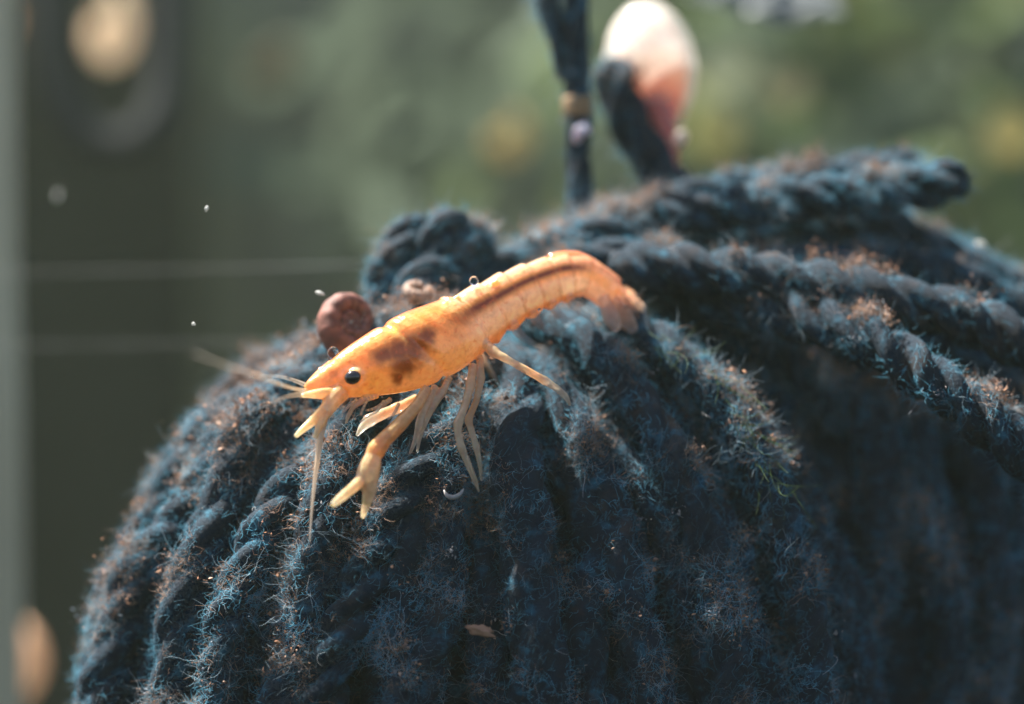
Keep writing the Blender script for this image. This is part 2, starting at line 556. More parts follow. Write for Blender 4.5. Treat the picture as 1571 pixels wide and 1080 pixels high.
def curves_obj(name, pos, rads, mat, parent):
    n, k, _ = pos.shape
    hc = bpy.data.hair_curves.new(name)
    hc.add_curves([k] * n)
    hc.attributes["position"].data.foreach_set("vector", pos.astype(np.float32).ravel())
    ra = hc.attributes.get("radius") or hc.attributes.new("radius", 'FLOAT', 'POINT')
    taper = np.linspace(1.0, 0.35, k)
    ra.data.foreach_set("value", (rads[:, None] * taper[None, :]).astype(np.float32).ravel())
    hc.materials.append(mat)
    o = bpy.data.objects.new(name, hc); C.objects.link(o)
    o["kind"] = "stuff"
    return adopt(o, parent)


sub = rng.choice(len(SP), min(len(SP), 60000), replace=False)
SP, SN, ST, SW, pp, facing = SP[sub], SN[sub], ST[sub], SW[sub], pp[sub], facing[sub]
LFa = lf(SP, 260, 3.1); LFb = lf(SP, 700, 9.7)
siltw = np.clip(.18 * np.clip((700 - pp[:, 0]) / 300, -1, 1) + (LFa + 0.5 * LFb) * 2.2 + 0.15, 0.02, 1) * np.clip(0.35 + SN[:, 2], 0.08, 1.2)
thick = np.clip(0.30 + LFa * 1.9 + .5 * LFb, 0.02, 1.3)
FIELD = np.array([noise.noise_vector(Vector(c) * 520)[:] for c in SP]) * 1.6
hairs("fuzz", 250000, 0.0003, 0.0012, 1.1e-5, M_fuzz, 0.9, 0.55, 0.5, 0.30, 6, thick + .45)
hairs("fuzz", 60000, 0.0005, 0.0024, 0.8e-5, M_fuzz_grey, 0.3, 0.7, 0.5, 0.42, 9, thick ** 1.5, mat_k=1.2)
hairs("fuzz", 85000, 0.0004, 0.0014, 1.0e-5, M_fuzz_brown, 0.4, 0.7, 0.5, 0.5, 7, siltw ** 1.5, mat_k=1.0)
hairs("fuzz", 900, 0.0006, 0.0022, 1.2e-5, M_fuzz_pale, 0.5, 0.8, 0.7, 0.22, 8)  # bright glints painted as a few pale fibres


def clumps(name, n, smin, smax, weight, palette, parent=mop, lift=2.5e-4):
    w = weight / weight.sum()
    nc = max(1, n // 32)
    ctr = rng.choice(len(SP), nc, p=w)
    own = rng.integers(nc, size=n)
    spread = rng.uniform(1e-4, 5e-4, nc)
    loose = rng.random(n) < 0.22
    idx = np.where(loose, rng.choice(len(SP), n, p=w), ctr[own])
    off = rng.normal(0, 1, (n, 3)) * np.where(loose, 2e-4, spread[own])[:, None]
    tint = rng.uniform(.65, 1.3, nc)[own]
    bm = bmesh.new()
    for q in ((1, 0, 0), (-1, 0, 0), (0, 1, 0), (0, -1, 0), (0, 0, 1), (0, 0, -1)): bm.verts.new(q)
    bmesh.ops.convex_hull(bm, input=bm.verts[:]); bm.verts.index_update()
    iv = np.array([v.co[:] for v in bm.verts]); ifc = np.array([[v.index for v in f.verts] for f in bm.faces]); bm.free()
    V, F, CO = [], [], []
    pal = np.array(palette)
    for k, i in enumerate(idx):
        c = SP[i] + SN[i] * abs(rng.normal(0, lift)) + off[k]
        s = smin * (smax / smin) ** (rng.random() ** 1.8)
        v = (iv * (1 + rng.normal(0, .45, (len(iv), 1))) + rng.normal(0, .35, iv.shape)) * (s * rng.uniform(.3, 1.4, 3)) + c
        F.append(ifc + len(iv) * k); V.append(v)
        col = pal[rng.integers(len(pal))] * rng.uniform(.7, 1.25) * tint[k]
        CO.append(np.repeat(col[None, :], len(iv), 0))
    o = mesh_obj(name, np.concatenate(V), np.concatenate(F).tolist(), M_silt, parent, False, np.concatenate(CO))
    o["kind"] = "stuff"
    return o


BROWN = [(.38, .23, .15), (.28, .17, .125), (.46, .31, .23), (.20, .13, .105), (.42, .23, .14)]
GREY = [(.22, .23, .25), (.15, .18, .21), (.30, .28, .27)]
clumps("silt", 90000, 2e-5, 1.3e-4, siltw ** 2.5, BROWN, lift=4e-4)
clumps("silt", 8000, 3e-5, 1.2e-4, siltw + 0.1, GREY, lift=5e-4)

# ------------------------------------------------------------------ crayfish
cray = thing("crayfish", P(700, 760, 0), "small translucent orange crayfish with dark eye walking over the yarn", "crayfish")


CZ = -2.0      # mm: the animal's offset towards the viewer


def depth_at(px):
    return CZ + float(np.interp(px, [440, 465, 560, 640, 740, 850, 900, 985], [-2.6, -2.3, -1.2, 0.0, 2.2, 4.6, 5.8, 7.6]))


BODY = [  # px, py, half height px
    (468, 598, 7), (476, 596, 13), (490, 592, 19), (512, 584, 27.5), (540, 573, 38), (570, 562, 46.5), (605, 549, 54.5), (640, 535, 58.5),
    (675, 520, 57), (705, 503, 52), (728, 487, 46), (760, 468, 42), (800, 447, 39), (838, 432, 36.5), (868, 424, 34.5), (893, 424, 31.5),
    (916, 434, 29), (936, 449, 27)]
ctrl = np.array([list(P(x, y, depth_at(x))) + [h * K, x] for x, y, h in BODY])
path = catmull(ctrl, 14)
path, s_body = resample(path, 0.00008)
bp = path[:, :3]; bh = path[:, 3]; bx = path[:, 4]
t = np.gradient(bp, axis=0); t /= np.linalg.norm(t, axis=1, keepdims=True)
U = np.stack([-t[:, 2], np.zeros(len(t)), t[:, 0]], 1)          # dorsal side, in the picture plane
U -= t * (U * t).sum(1, keepdims=True); U /= np.linalg.norm(U, axis=1, keepdims=True)
W = np.cross(U, t)                                               # lateral (towards the camera)
if W[0, 1] > 0: W = -W
m_ = 40
th = np.linspace(0, 2 * np.pi, m_, endpoint=False)
SEG = [722, 752, 784, 816, 846, 872, 898, 936]
verts = []
for i in range(len(bp)):
    h = bh[i]; x = bx[i]
    up = np.cos(th); sd = np.sin(th)
    rad_u = np.where(up > 0, np.abs(up) ** 0.9, -np.abs(up) ** 0.85) * h
    rad_s = np.sign(sd) * np.abs(sd) ** 0.9 * h * (0.74 if x < 722 else 0.66)
    if x >= 716:          # abdomen: overlapping rings, pleura teeth along the belly edge
        k = np.searchsorted(SEG, x) - 1
        k = min(max(k, 0), len(SEG) - 2)
        f = (x - SEG[k]) / (SEG[k + 1] - SEG[k])
        f = min(max(f, 0), 1)
        rad_u = rad_u * (1 + 0.12 * (f - 0.5)); rad_s = rad_s * (1 + 0.14 * (f - 0.5))
        low = np.clip(-up - 0.35, 0, 1)
        rad_u = rad_u - low * h * 0.30 * (1 - abs(2 * f - 1)) ** 1.2 * (x < 880)
    else:                 # carapace with its cervical groove
        gx = 632 - 26 * up
        gro = np.exp(-((x - gx) / 7.0) ** 2) * 0.09
        rad_u = rad_u * (1 - gro); rad_s = rad_s * (1 - gro)
        if x > 704:
            q = (x - 704) / 12.0
            rad_u = rad_u * (1 + 0.07 * (1 - q)); 
    verts.append(bp[i] + U[i] * rad_u[:, None] + W[i] * rad_s[:, None])
V = [np.concatenate(verts)]
F = [loft_faces(len(bp), m_)]
SK_P, SK_R, SK_K, SK_T = [bp[::6]], [bh[::6]], [np.zeros(len(bp[::6]))], [np.zeros(len(bp[::6]))]


def add_vf(v, f):
    off = sum(len(q) for q in V)
    V.append(v); F.append([tuple(a + off for a in q) for q in f])


def limb(pts, kind=1, m=12, flat=None):
    """pts: (px, py, mm, radius px) -> tapered jointed tube joined to the body"""
    c = np.array([list(P(x, y, d + CZ)) + [r * K] for x, y, d, r in pts])
    # straight segments with only slightly rounded joints
    pa, s = resample(c, 0.00008)
    for _ in range(6):
        pa[1:-1] = .25 * pa[:-2] + .5 * pa[1:-1] + .25 * pa[2:]
    if kind in (3, 4, 5):       # slim jointed legs, slightly swollen at the joints
        cs = np.concatenate([[0], np.cumsum(np.linalg.norm(np.diff(c[:, :3], axis=0), axis=1))])
        jt = np.exp(-((s[:, None] - cs[None, 1:-1:2]) / (7 * K)) ** 2).max(1)
        pa[:, 3] *= .74 + .16 * jt
    rr = np.maximum(pa[:, 3], 3.0 * K * 0.7)
    v, f = tube(pa[:, :3], rr, m)
    add_vf(v, f)
    SK_P.append(pa[::3, :3]); SK_R.append(rr[::3]); SK_K.append(np.full(len(pa[::3]), kind)); SK_T.append((s / s[-1])[::3])


# near claw: arm, wrist, palm and two fingers
limb([(655, 596, -1.4, 8), (640, 622, -2.4, 9), (615, 650, -3.1, 11), (590, 674, -3.5, 12), (577, 690, -3.7, 15), (570, 704, -3.8, 12.5)], 1)
limb([(573, 698, -3.8, 12), (569, 710, -3.9, 16), (564, 727, -4.0, 17.5), (563, 740, -4.0, 17), (567, 752, -4.1, 11), (564, 766, -4.1, 8.5), (560, 780, -4.0, 6), (556, 795, -3.8, 3.2)], 2)
limb([(556, 734, -4.1, 10), (545, 745, -4.8, 8.5), (532, 756, -5.6, 7.5), (520, 766, -6.3, 6.5), (510, 775, -6.9, 4)], 2)
# far claw, mostly hidden: folded under the head
limb([(640, 610, 1.8, 9), (610, 626, 1.2, 10), (585, 636, 0.8, 12), (566, 645, .5, 12), (554, 658, .3, 8), (547, 669, .2, 3)], 3)
# mouthparts
limb([(580, 606, -1.5, 6.5), (556, 614, -2.0, 6.5), (541, 625, -2.2, 5.2), (533, 640, -2.2, 3.6), (531, 650, -2.1, 2.4)], 3)
limb([(600, 612, -1.2, 6), (586, 622, -1.5, 5), (572, 628, -1.6, 3.5), (560, 630, -1.6, 2.4)], 3)
for q in [[(548, 612, -2.4, 3.4), (536, 622, -2.7, 3), (526, 633, -2.9, 2.2)], [(590, 614, -2.0, 4), (578, 632, -2.4, 3.2), (562, 640, -2.6, 2.4), (552, 648, -2.7, 2.1)],
          [(612, 618, -1.6, 4), (606, 634, -1.9, 3.2), (594, 644, -2.0, 2.4)], [(566, 610, -2.3, 3.2), (557, 626, -2.6, 2.6), (553, 638, -2.7, 2.1)]]:
    limb(q, 3)
# low bumps added along the back to catch wet highlights, spines on the snout
for x, y, d, r in [(566, 530, -1.9, 5), (577, 521, -1.6, 6), (600, 504, -1.1, 5), (628, 488, -.6, 6), (655, 477, -.2, 4.5), (682, 466, .4, 5), (700, 456, .9, 4.5), (760, 431, 1.9, 4.5)]:
    limb([(x - 5, y + 5, d, r), (x, y + 2, d, r), (x + 5, y, d, r)], 0)
for x, y, d in [(508, 556, -1.6), (494, 566, -1.8), (520, 548, -1.5)]:
    limb([(x + 5, y + 8, d, 4.5), (x - 1, y + 2, d, 2.6), (x - 5, y - 2, d, 2.1)], 0)
# walking legs
limb([(668, 592, -.6, 8), (655, 618, -1.2, 8), (646, 640, -1.7, 8.5), (643, 652, -1.9, 7), (637, 676, -1.9, 5.5), (629, 696, -1.6, 3)], 3)
limb([(690, 578, -.2, 7.5), (678, 603, -.7, 7.5), (660, 630, -1.1, 8), (650, 650, -1.2, 6.5), (643, 674, -1.0, 5), (640, 694, -.8, 3)], 3)
limb([(726, 560, .4, 9), (722, 590, -.6, 9), (713, 624, -1.6, 8.2), (703, 648, -2.2, 8.4), (702, 660, -2.4, 8), (708, 688, -2.6, 7.6), (720, 716, -2.6, 7), (729, 738, -2.4, 5), (735, 755, -2.1, 2.6)], 4)
limb([(736, 548, 1.0, 8), (738, 580, .2, 8), (731, 615, -.4, 7), (718, 644, -.9, 7.6), (722, 656, -1.1, 7), (731, 686, -1.4, 6.6), (736, 712, -1.5, 5), (739, 738, -1.3, 3)], 4)
limb([(742, 524, 1.0, 12), (757, 540, .2, 10.5), (768, 546, -.1, 8.5), (774, 549, -.2, 7), (806, 567, -.2, 8.4), (836, 584, 0, 8), (856, 597, .3, 7.4), (868, 608, .6, 6), (875, 622, .8, 3.4)], 4)
# legs on the far side
limb([(690, 566, 3.0, 8), (676, 600, 3.5, 8), (664, 628, 3.8, 6), (660, 650, 4.2, 4)], 5)
limb([(735, 540, 4.2, 8), (752, 570, 4.5, 7), (770, 596, 4.8, 5), (778, 612, 5.2, 3)], 5)
# antenna stalk and antennules under the snout
limb([(524, 600, -2.2, 15), (510, 614, -2.6, 14), (501, 630, -2.9, 11), (497, 641, -3.0, 8)], 6)
limb([(503, 622, -2.8, 9), (488, 638, -3.2, 8), (474, 651, -3.5, 6.5), (462, 661, -3.8, 5), (453, 670, -4.0, 3.2)], 6)
limb([(500, 634, -3.1, 7), (494, 648, -3.4, 6.5), (488, 660, -3.5, 5.5), (483, 673, -3.6, 3.5)], 6)
# swimmerets under the tail
for k, (x, y, d) in enumerate([(782, 497, 2.4), (812, 481, 3.2), (842, 466, 3.9), (868, 456, 4.6)]):
    limb([(x, y - 12, d, 9), (x + 10, y + 10, d - .3, 8), (x + 24, y + 24, d - .5, 6.5), (x + 40, y + 31, d - .6, 3.5)], 7)
# tail fan: five blades
TF = P(926, 442, depth_at(926))
tdir = (P(985, 494, 7.8) - TF)
for dx, dy, dd, wid, L_ in [(990, 500, 7.4, 13, 1), (974, 510, 6.2, 12, 1), (946, 508, 5.4, 11, 1), (990, 484, 8.2, 12, 1), (982, 468, 9.0, 11, 1)]:
    st = P(912, 432, depth_at(912)); en = P(dx, dy, dd + CZ)
    n = 26
    tt = np.linspace(0, 1, n)
    pa = np.array([list(st.lerp(en, q)) for q in tt])
    pa[:, 2] += np.sin(tt * np.pi) * 4 * K
    rr = wid * K * np.clip(0.55 + tt * 1.0, 0, 1.25) * np.sqrt(np.clip(1 - ((tt - .72) / .30).clip(0, 1) ** 2, .02, 1))
    tg = np.gradient(pa, axis=0); tg /= np.linalg.norm(tg, axis=1, keepdims=True)
    side = np.cross(tg, np.array([0, 1.0, 0.25])); side /= np.linalg.norm(side, axis=1, keepdims=True)
    nn = np.cross(tg, side)
    a_ = np.linspace(0, 2 * np.pi, 14, endpoint=False)
    v = pa[:, None, :] + side[:, None, :] * (np.cos(a_)[None, :, None] * rr[:, None, None]) + nn[:, None, :] * (np.sin(a_)[None, :, None] * np.minimum(rr, 3.6 * K)[:, None, None])
    add_vf(v.reshape(-1, 3), loft_faces(n, 14))
    SK_P.append(pa); SK_R.append(rr); SK_K.append(np.full(n, 8)); SK_T.append(tt)
# small dorsal lip where the tail fan begins
limb([(843, 398, 4.6, 9), (862, 393, 5.0, 9), (885, 394, 5.5, 10), (905, 404, 6.0, 11), (930, 424, 6.4, 12), (956, 452, 6.8, 9)], 9)
limb([(525, 556, -1.3, 13), (505, 565, -1.6, 10), (488, 576, -1.9, 7), (472, 587, -2.1, 3)], 0)      # snout spine
limb([(515, 602, -2.4, 9), (492, 604, -2.8, 8.5), (476, 605, -3.0, 6), (462, 607, -3.2, 3)], 6)     # scale beside the feelers
# eye sockets
limb([(552, 570, -2.0, 12), (546, 575, -2.4, 12), (541, 578, -2.6, 11)], 0)

AV = np.concatenate(V); AF = [q for f in F for q in f]
me = bpy.data.meshes.new("raw"); me.from_pydata(AV.tolist(), [], AF); me.update()
bm = bmesh.new(); bm.from_mesh(me); bmesh.ops.triangulate(bm, faces=[f for f in bm.faces if len(f.verts) > 4]); bmesh.ops.recalc_face_normals(bm, faces=bm.faces[:]); bm.to_mesh(me); bm.free()
tmp = bpy.data.objects.new("raw", me); C.objects.link(tmp)
rm = tmp.modifiers.new("r", 'REMESH'); rm.mode = 'VOXEL'; rm.voxel_size = 6.0e-5; rm.adaptivity = 0
sm = tmp.modifiers.new("s", 'SMOOTH'); sm.factor = 0.5; sm.iterations = 4
bpy.context.view_layer.update()
dg = bpy.context.evaluated_depsgraph_get()
bme = bpy.data.meshes.new_from_object(tmp.evaluated_get(dg))
bpy.data.objects.remove(tmp, do_unlink=True)
nv = len(bme.vertices)
co = np.empty(nv * 3, np.float32); bme.vertices.foreach_get("co", co); co = co.reshape(-1, 3).astype(float)
KP = np.concatenate(SK_P); KR = np.concatenate(SK_R); KK = np.concatenate(SK_K); KT = np.concatenate(SK_T)
best = np.full(nv, 1e9); bi = np.zeros(nv, int)
for q in range(0, nv, 4000):
    dd = np.linalg.norm(co[q:q + 4000, None, :] - KP[None], axis=2) / KR[None]
    dd[:, KK == 0] *= 0.93
    bi[q:q + 4000] = dd.argmin(1)
kind = KK[bi]; tt = KT[bi]
px = PX(co)
# body coordinate: height above the centre line (-1..1) and station along it
bs = np.array([np.argmin(((bp[::4] - c) ** 2).sum(1)) for c in co]) * 4
bs = np.minimum(bs, len(bp) - 1)
hv = ((co - bp[bs]) * U[bs]).sum(1) / bh[bs]
sx = bx[bs]


def sm_(a, lo, hi):
    q = np.clip((a - lo) / (hi - lo), 0, 1); return q * q * (3 - 2 * q)


def blend(c, col, f):
    return c * (1 - f[:, None]) + np.array(col)[None, :] * f[:, None]


nz = lf(co, 900, 1.7); nz2 = lf(co, 2600, 4.4); nz3 = lf(co, 6500, 8.8)
col = np.tile(np.array([.90, .51, .165]), (nv, 1))
alpha = np.full(nv, 1.0)
# carapace
col = blend(col, (.94, .58, .20), sm_(nz + .2 * nz2, -.1, .5) * .8)
streak = np.array([noise.noise(Vector((c[0] * 420 + c[2] * 300, c[1] * 300, c[2] * 1500 + c[0] * 700))) for c in co])
col = blend(col, (.80, .32, .06), sm_(streak, .05, .5) * .55 * (1 - sm_(sx, 700, 740)))
col = blend(col, (.72, .22, .045), sm_(hv, .66, 1.0) * .85)                       # red-orange back edge
col = blend(col, (.96, .70, .34), sm_(-hv, .1, .8) * .65)
col = blend(col, (.95, .62, .16), np.exp(-(((px[:, 0] - 568) / 30) ** 2 + ((px[:, 1] - 585) / 22) ** 2)) * .8)
col = blend(col, (.92, .62, .25), np.exp(-(((px[:, 0] - 690) / 42) ** 2 + ((px[:, 1] - 545) / 28) ** 2)) * .8)
organ = np.zeros(nv)
wx = px[:, 0] + 9 * nz + 5 * nz2; wy = px[:, 1] + 8 * lf(co, 900, 22.7)
for ox, oy, rx, ry in [(590, 543, 24, 19), (612, 540, 24, 24), (642, 528, 24, 22), (618, 562, 22, 24), (608, 582, 14, 13), (634, 545, 24, 20), (655, 515, 16, 14)]:
    organ = np.maximum(organ, np.exp(-(((wx - ox) / rx) ** 2 + ((wy - oy) / ry) ** 2) * .9))
organ = sm_(organ, .16, .95)
col = blend(col, (.20, .072, .008), organ * .95)
# gut line along the tail, pale muscle below it, orange belly edge
ab = sm_(sx, 675, 725)
gut = np.exp(-((hv - .22 - .14 * np.clip((sx - 760) / 120, 0, 1)) / (.17 + .10 * (1 - sm_(sx, 690, 790)))) ** 2) * sm_(sx, 660, 735) * (1 - sm_(sx, 880, 905))
col = blend(col, (.93, .72, .46), ab * sm_(-hv, -.15, .2) * .95)
col = blend(col, (.90, .62, .36), ab * sm_(hv, .40, .58) * .9)
col = blend(col, (.13, .024, .005), gut * .97)
col = blend(col, (.84, .36, .10), ab * sm_(-hv, .70, .95) * .9)
for s0 in SEG[1:-1]:
    col = blend(col, (.50, .17, .05), np.exp(-((sx - s0) / 1.9) ** 2) * .6 * ab)
tl = sm_(sx, 862, 915)
col = blend(col, (.62, .27, .13), tl * .75)
alpha = np.where(kind == 0, 1 - .25 * tl, alpha)
# head and snout paler
col = blend(col, (.82, .47, .22), (1 - sm_(sx, 480, 540)) * .6)
col = blend(col, (.66, .25, .08), np.exp(-((px[:, 0] - 470) / 10) ** 2 - ((px[:, 1] - 588) / 7) ** 2) * .6)
col = blend(col, (.98, .82, .16), np.exp(-((px[:, 0] - 604) / 5.5) ** 2 - ((px[:, 1] - 506) / 4.5) ** 2) * .9)   # gold glint painted into the body colour
col = blend(col, (.60, .28, .07), np.exp(-((px[:, 0] - 512) / 9) ** 2 - ((px[:, 1] - 574) / 7) ** 2) * .6)
ed = np.hypot((px[:, 0] - 541) / 1.15, px[:, 1] - 578)
col = blend(col, (.90, .66, .46), np.exp(-((ed - 15) / 3.5) ** 2) * .6)
# limbs
lim = [None, ((.86, .54, .26), (.84, .42, .14), .75, .95), ((.84, .52, .25), (.86, .72, .48), .95, .5), ((.80, .56, .32), (.74, .68, .58), .75, .38),
       ((.82, .50, .26), (.74, .60, .44), .72, .38), ((.6, .4, .25), (.5, .42, .34), .6, .4), ((.86, .50, .20), (.86, .72, .48), 1.0, .7),
       ((.45, .32, .24), (.34, .32, .33), .40, .15), ((.74, .36, .18), (.52, .38, .33), .9, .4), ((.66, .27, .12), (.58, .30, .18), .9, .6)]
for k in range(1, 10):
    mk = kind == k
    c0, c1, a0, a1 = lim[k]
    f = tt[mk][:, None]
    col[mk] = np.array(c0) * (1 - f) + np.array(c1) * f
    alpha[mk] = a0 * (1 - tt[mk]) + a1 * tt[mk]
col *= (1 + .20 * nz2 + .12 * nz3)[:, None]
legs_ = (kind >= 3) & (kind <= 5)
col = blend(col, (.78, .38, .14), sm_(lf(co, 420, 31.0), .0, .35) * .6 * legs_)
sp_ = sm_(lf(co, 3800, 2.2), .38, .55) * .35 * (kind == 0)                       # red pigment specks
col = blend(col, (.62, .17, .04), sp_)
col = np.clip(col, .01, .95)
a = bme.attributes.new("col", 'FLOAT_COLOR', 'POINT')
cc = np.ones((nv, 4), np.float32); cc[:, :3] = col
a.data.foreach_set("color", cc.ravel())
a = bme.attributes.new("alpha", 'FLOAT', 'POINT'); a.data.foreach_set("value", alpha.astype(np.float32))
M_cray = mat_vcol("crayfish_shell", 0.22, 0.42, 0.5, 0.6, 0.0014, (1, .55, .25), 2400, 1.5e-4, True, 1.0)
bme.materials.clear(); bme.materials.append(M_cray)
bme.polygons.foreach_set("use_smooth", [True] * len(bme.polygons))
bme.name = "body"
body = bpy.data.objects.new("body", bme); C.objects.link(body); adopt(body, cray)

# eyes
M_eye = mat_plain("eye", (0.006, 0.005, 0.007), (0.02, 0.014, 0.014), 3000, 0.12, spec=0.8)
def ellipsoid(name, c, r, mat, parent, rot=0.0, sub=3, lump=0.0):
    bm = bmesh.new(); bmesh.ops.create_icosphere(bm, subdivisions=sub, radius=1)
    R = Matrix.Rotation(rot, 3, 'Y')
    for v in bm.verts:
        q = v.co * (1 + lump * noise.noise(v.co * 2.3 + Vector(c) * 900))
        v.co = Vector(c) + R @ Vector((q.x * r[0], q.y * r[1], q.z * r[2]))
    me = bpy.data.meshes.new(name); bm.to_mesh(me); bm.free()
    me.polygons.foreach_set("use_smooth", [True] * len(me.polygons)); me.materials.append(mat)
    o = bpy.data.objects.new(name, me); C.objects.link(o)
    return adopt(o, parent)
ellipsoid("eye", P(541, 579, -2.85 + CZ), (12.4 * K, 9 * K, 10.4 * K), M_eye, cray, -.25)
ellipsoid("eye", P(533, 566, 0.5 + CZ), (12 * K, 9 * K, 10.5 * K), M_eye, cray, -.25)

M_ant = mat_vcol("antenna", 0.4, 0.35, 0.5, 0, use_alpha=True)
def antenna(pts, parent=cray, a0=.9, a1=.45, name="antenna"):
    c = np.array([list(P(x, y, d + CZ)) + [r * K] for x, y, d, r in pts])
    pa, s = resample(catmull(c, 10), 0.00012)
    f = s / s[-1]
    v, fc = tube(pa[:, :3], pa[:, 3], 8)
    cl = np.array([.78, .55, .33])[None] * (1 - f[:, None]) + np.array([.62, .55, .48])[None] * f[:, None]
    return mesh_obj(name, v, fc, M_ant, parent, True, np.repeat(cl, 8, 0), np.repeat(a0 + (a1 - a0) * f, 8))
antenna([(500, 634, -3.0, 6), (492, 668, -3.5, 4.6), (487, 705, -3.9, 3.6), (482, 745, -4.0, 2.6), (478, 785, -4.0, 1.8), (475, 830, -4.0, 1.0)], a0=.95, a1=.3)
antenna([(474, 600, -2.2, 3.6), (450, 596, -5, 2.6), (420, 586, -9, 2), (385, 572, -13, 1.5), (345, 560, -17, 1.2), (296, 541, -21, .9)], a0=.3, a1=.3)
antenna([(470, 606, -2.0, 4.5), (452, 606, -3.8, 3.4), (430, 612, -6, 2.4), (405, 622, -9, 1.6)], a0=.18, a1=.06, name="antennule")
antenna([(476, 594, -1.4, 4.5), (455, 585, -.6, 3.4), (430, 578, .6, 2.4), (398, 575, 2, 1.4)], a0=.18, a1=.06, name="antennule")

# ------------------------------------------------------------------ snails
def coil(turns, growth, tube_k, rise=0.0, n=150, m=22, flat=1.0, rib=0.0):
    """snail shell: a tube of growing bore wound along a logarithmic spiral, outer diameter about 2"""
    th = np.linspace(0, turns * 2 * np.pi, n)
    r = np.exp(growth * (th - th[-1]))
    tube_k = tube_k * (1 + rib * np.sin(th * 13))
    c = np.stack([r * np.cos(th), r * np.sin(th), -rise * r], 1)
    a = np.linspace(0, 2 * np.pi, m, endpoint=False)
    rad = np.stack([np.cos(th), np.sin(th), np.zeros(n)], 1)
    v = c[:, None, :] + rad[:, None, :] * (np.cos(a)[None, :, None] * (r * tube_k)[:, None, None]) + np.array([0, 0, 1.0])[None, None, :] * (np.sin(a)[None, :, None] * (r * tube_k * flat)[:, None, None])
    return v.reshape(-1, 3), loft_faces(n, m), np.repeat(th / th[-1], m), np.tile(a, n)


def snail_shell(name, centre, size, axis, spin, mat, parent, c_in, c_out, stripes=0.0, turns=3.2, growth=0.16, tube_k=.46, rise=0.0, flat=1.1, squash=(1, 1, 1)):
    v, f, s, a = coil(turns, growth, tube_k, rise, n=240, flat=flat, rib=.035)
    v = v - (v.max(0) + v.min(0)) / 2
    v = v / np.abs(v[:, :2]).max()
    z = Vector(axis).normalized()
    q = z.to_track_quat('Z', 'Y').to_matrix() @ Matrix.Rotation(spin, 3, 'Z')
    v = v @ np.array(q).T * size * np.array(squash) + np.array(list(centre))
    col = np.array(c_in)[None] * (1 - s[:, None]) + np.array(c_out)[None] * s[:, None]
    nzv = lf(v, 1500, 6.6)
    band = (np.sin(s * turns * 2 * np.pi * 9 + nzv * 3) * .5 + .5)
    col = col * (1 - stripes * band[:, None]) * (1 + .15 * nzv[:, None])
    return mesh_obj(name, v, f, mat, parent, True, np.clip(col, 0.01, .95))


M_shell = mat_vcol("snail_shell", 0.62, 0.15, 0.3, 0.3, 0.0004, (1, .6, .5), 4200, 8e-5, False, 0.0)
M_shell_thin = mat_vcol("thin_shell", 0.30, 0.55, 0.5, 0.5, 0.0022, (1, .6, .5), 1800, 3e-5, False, 0.4)
M_flesh = mat_plain("snail_flesh", (0.62, 0.15, 0.11), (0.75, 0.28, 0.22), 700, 0.4, 0.35, 0.6, 0.001)

sn = thing("snail", P(1020, 250, 21), "pale pink snail with sunlit glowing shell beside the hanging cord", "snail")
bm = bmesh.new(); bmesh.ops.create_uvsphere(bm, u_segments=64, v_segments=48, radius=1)
SC = P(999, 110, 24); ROT = Matrix.Rotation(math.radians(-6), 3, 'Y')
vv, fc_, cl_ = [], [[q.index for q in f_.verts] for f_ in bm.faces], []
for v_ in bm.verts:
    x, y, z = v_.co
    th_ = math.atan2(y, x)
    w_ = 1.0 - 0.20 * max(0, -z) ** 1.5 + .10 * max(0, z) * (1 - max(0, z))
    turn = (z + 1) * 2.4 - th_ / (2 * math.pi)
    gro_ = math.exp(-((turn - round(turn)) / .07) ** 2) * (0.07 if z < .1 else 0.03)
    w_ *= 1 - gro_
    q = ROT @ Vector((x * w_ * 72 * K * 1.14, y * w_ * 62 * K * 1.14, z * 112 * K * 1.14))
    vv.append(tuple(SC + q))
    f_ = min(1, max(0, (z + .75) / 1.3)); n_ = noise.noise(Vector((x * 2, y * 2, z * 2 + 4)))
    a_ = Vector((.90, .20, .13)).lerp(Vector((.95, .50, .24)), min(1, f_ * 1.3)).lerp(Vector((.97, .92, .84)), max(0, min(1, f_ * 2.2 - 1.0)))  # sunlit white top and backlit glow painted into the colour
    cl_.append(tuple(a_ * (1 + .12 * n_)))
bm.free()
mesh_obj("shell", vv, fc_, mat_vcol("clear_shell", 0.18, 0.6, 0.5, 0, use_alpha=True, coat=.6), sn, True, np.tile(np.array([.95, .90, .82]), (len(vv), 1)), np.full(len(vv), .32))
iv_ = (np.array(vv) - np.array(list(SC))) * np.array([.80, .80, .88]) + np.array(list(SC)) + np.array([-2 * K, 0, -6 * K])
st_ = np.array([noise.noise(Vector((q[0] * 2600, q[1] * 2600, q[2] * 500))) for q in iv_])
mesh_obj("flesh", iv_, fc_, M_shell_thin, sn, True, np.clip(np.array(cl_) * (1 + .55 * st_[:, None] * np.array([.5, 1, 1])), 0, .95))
limb_pts = np.array([list(P(1000, 150, 23)) + [26 * K], list(P(1015, 190, 22)) + [24 * K], list(P(1026, 220, 21)) + [17 * K], list(P(1033, 244, 20.2)) + [11 * K], list(P(1036, 262, 20.2)) + [5 * K]])
pa, s_ = resample(catmull(limb_pts, 8), 1.5e-4)
v, f = tube(pa[:, :3], pa[:, 3], 16)
mesh_obj("foot", v, f, M_flesh, sn)
ellipsoid("head", P(1044, 213, 20.2), (12 * K, 12 * K, 17 * K), M_shell_thin if False else mat_plain("pale_flesh", (.75, .6, .5), (.85, .72, .6), 600, .4, .4), sn, .4)

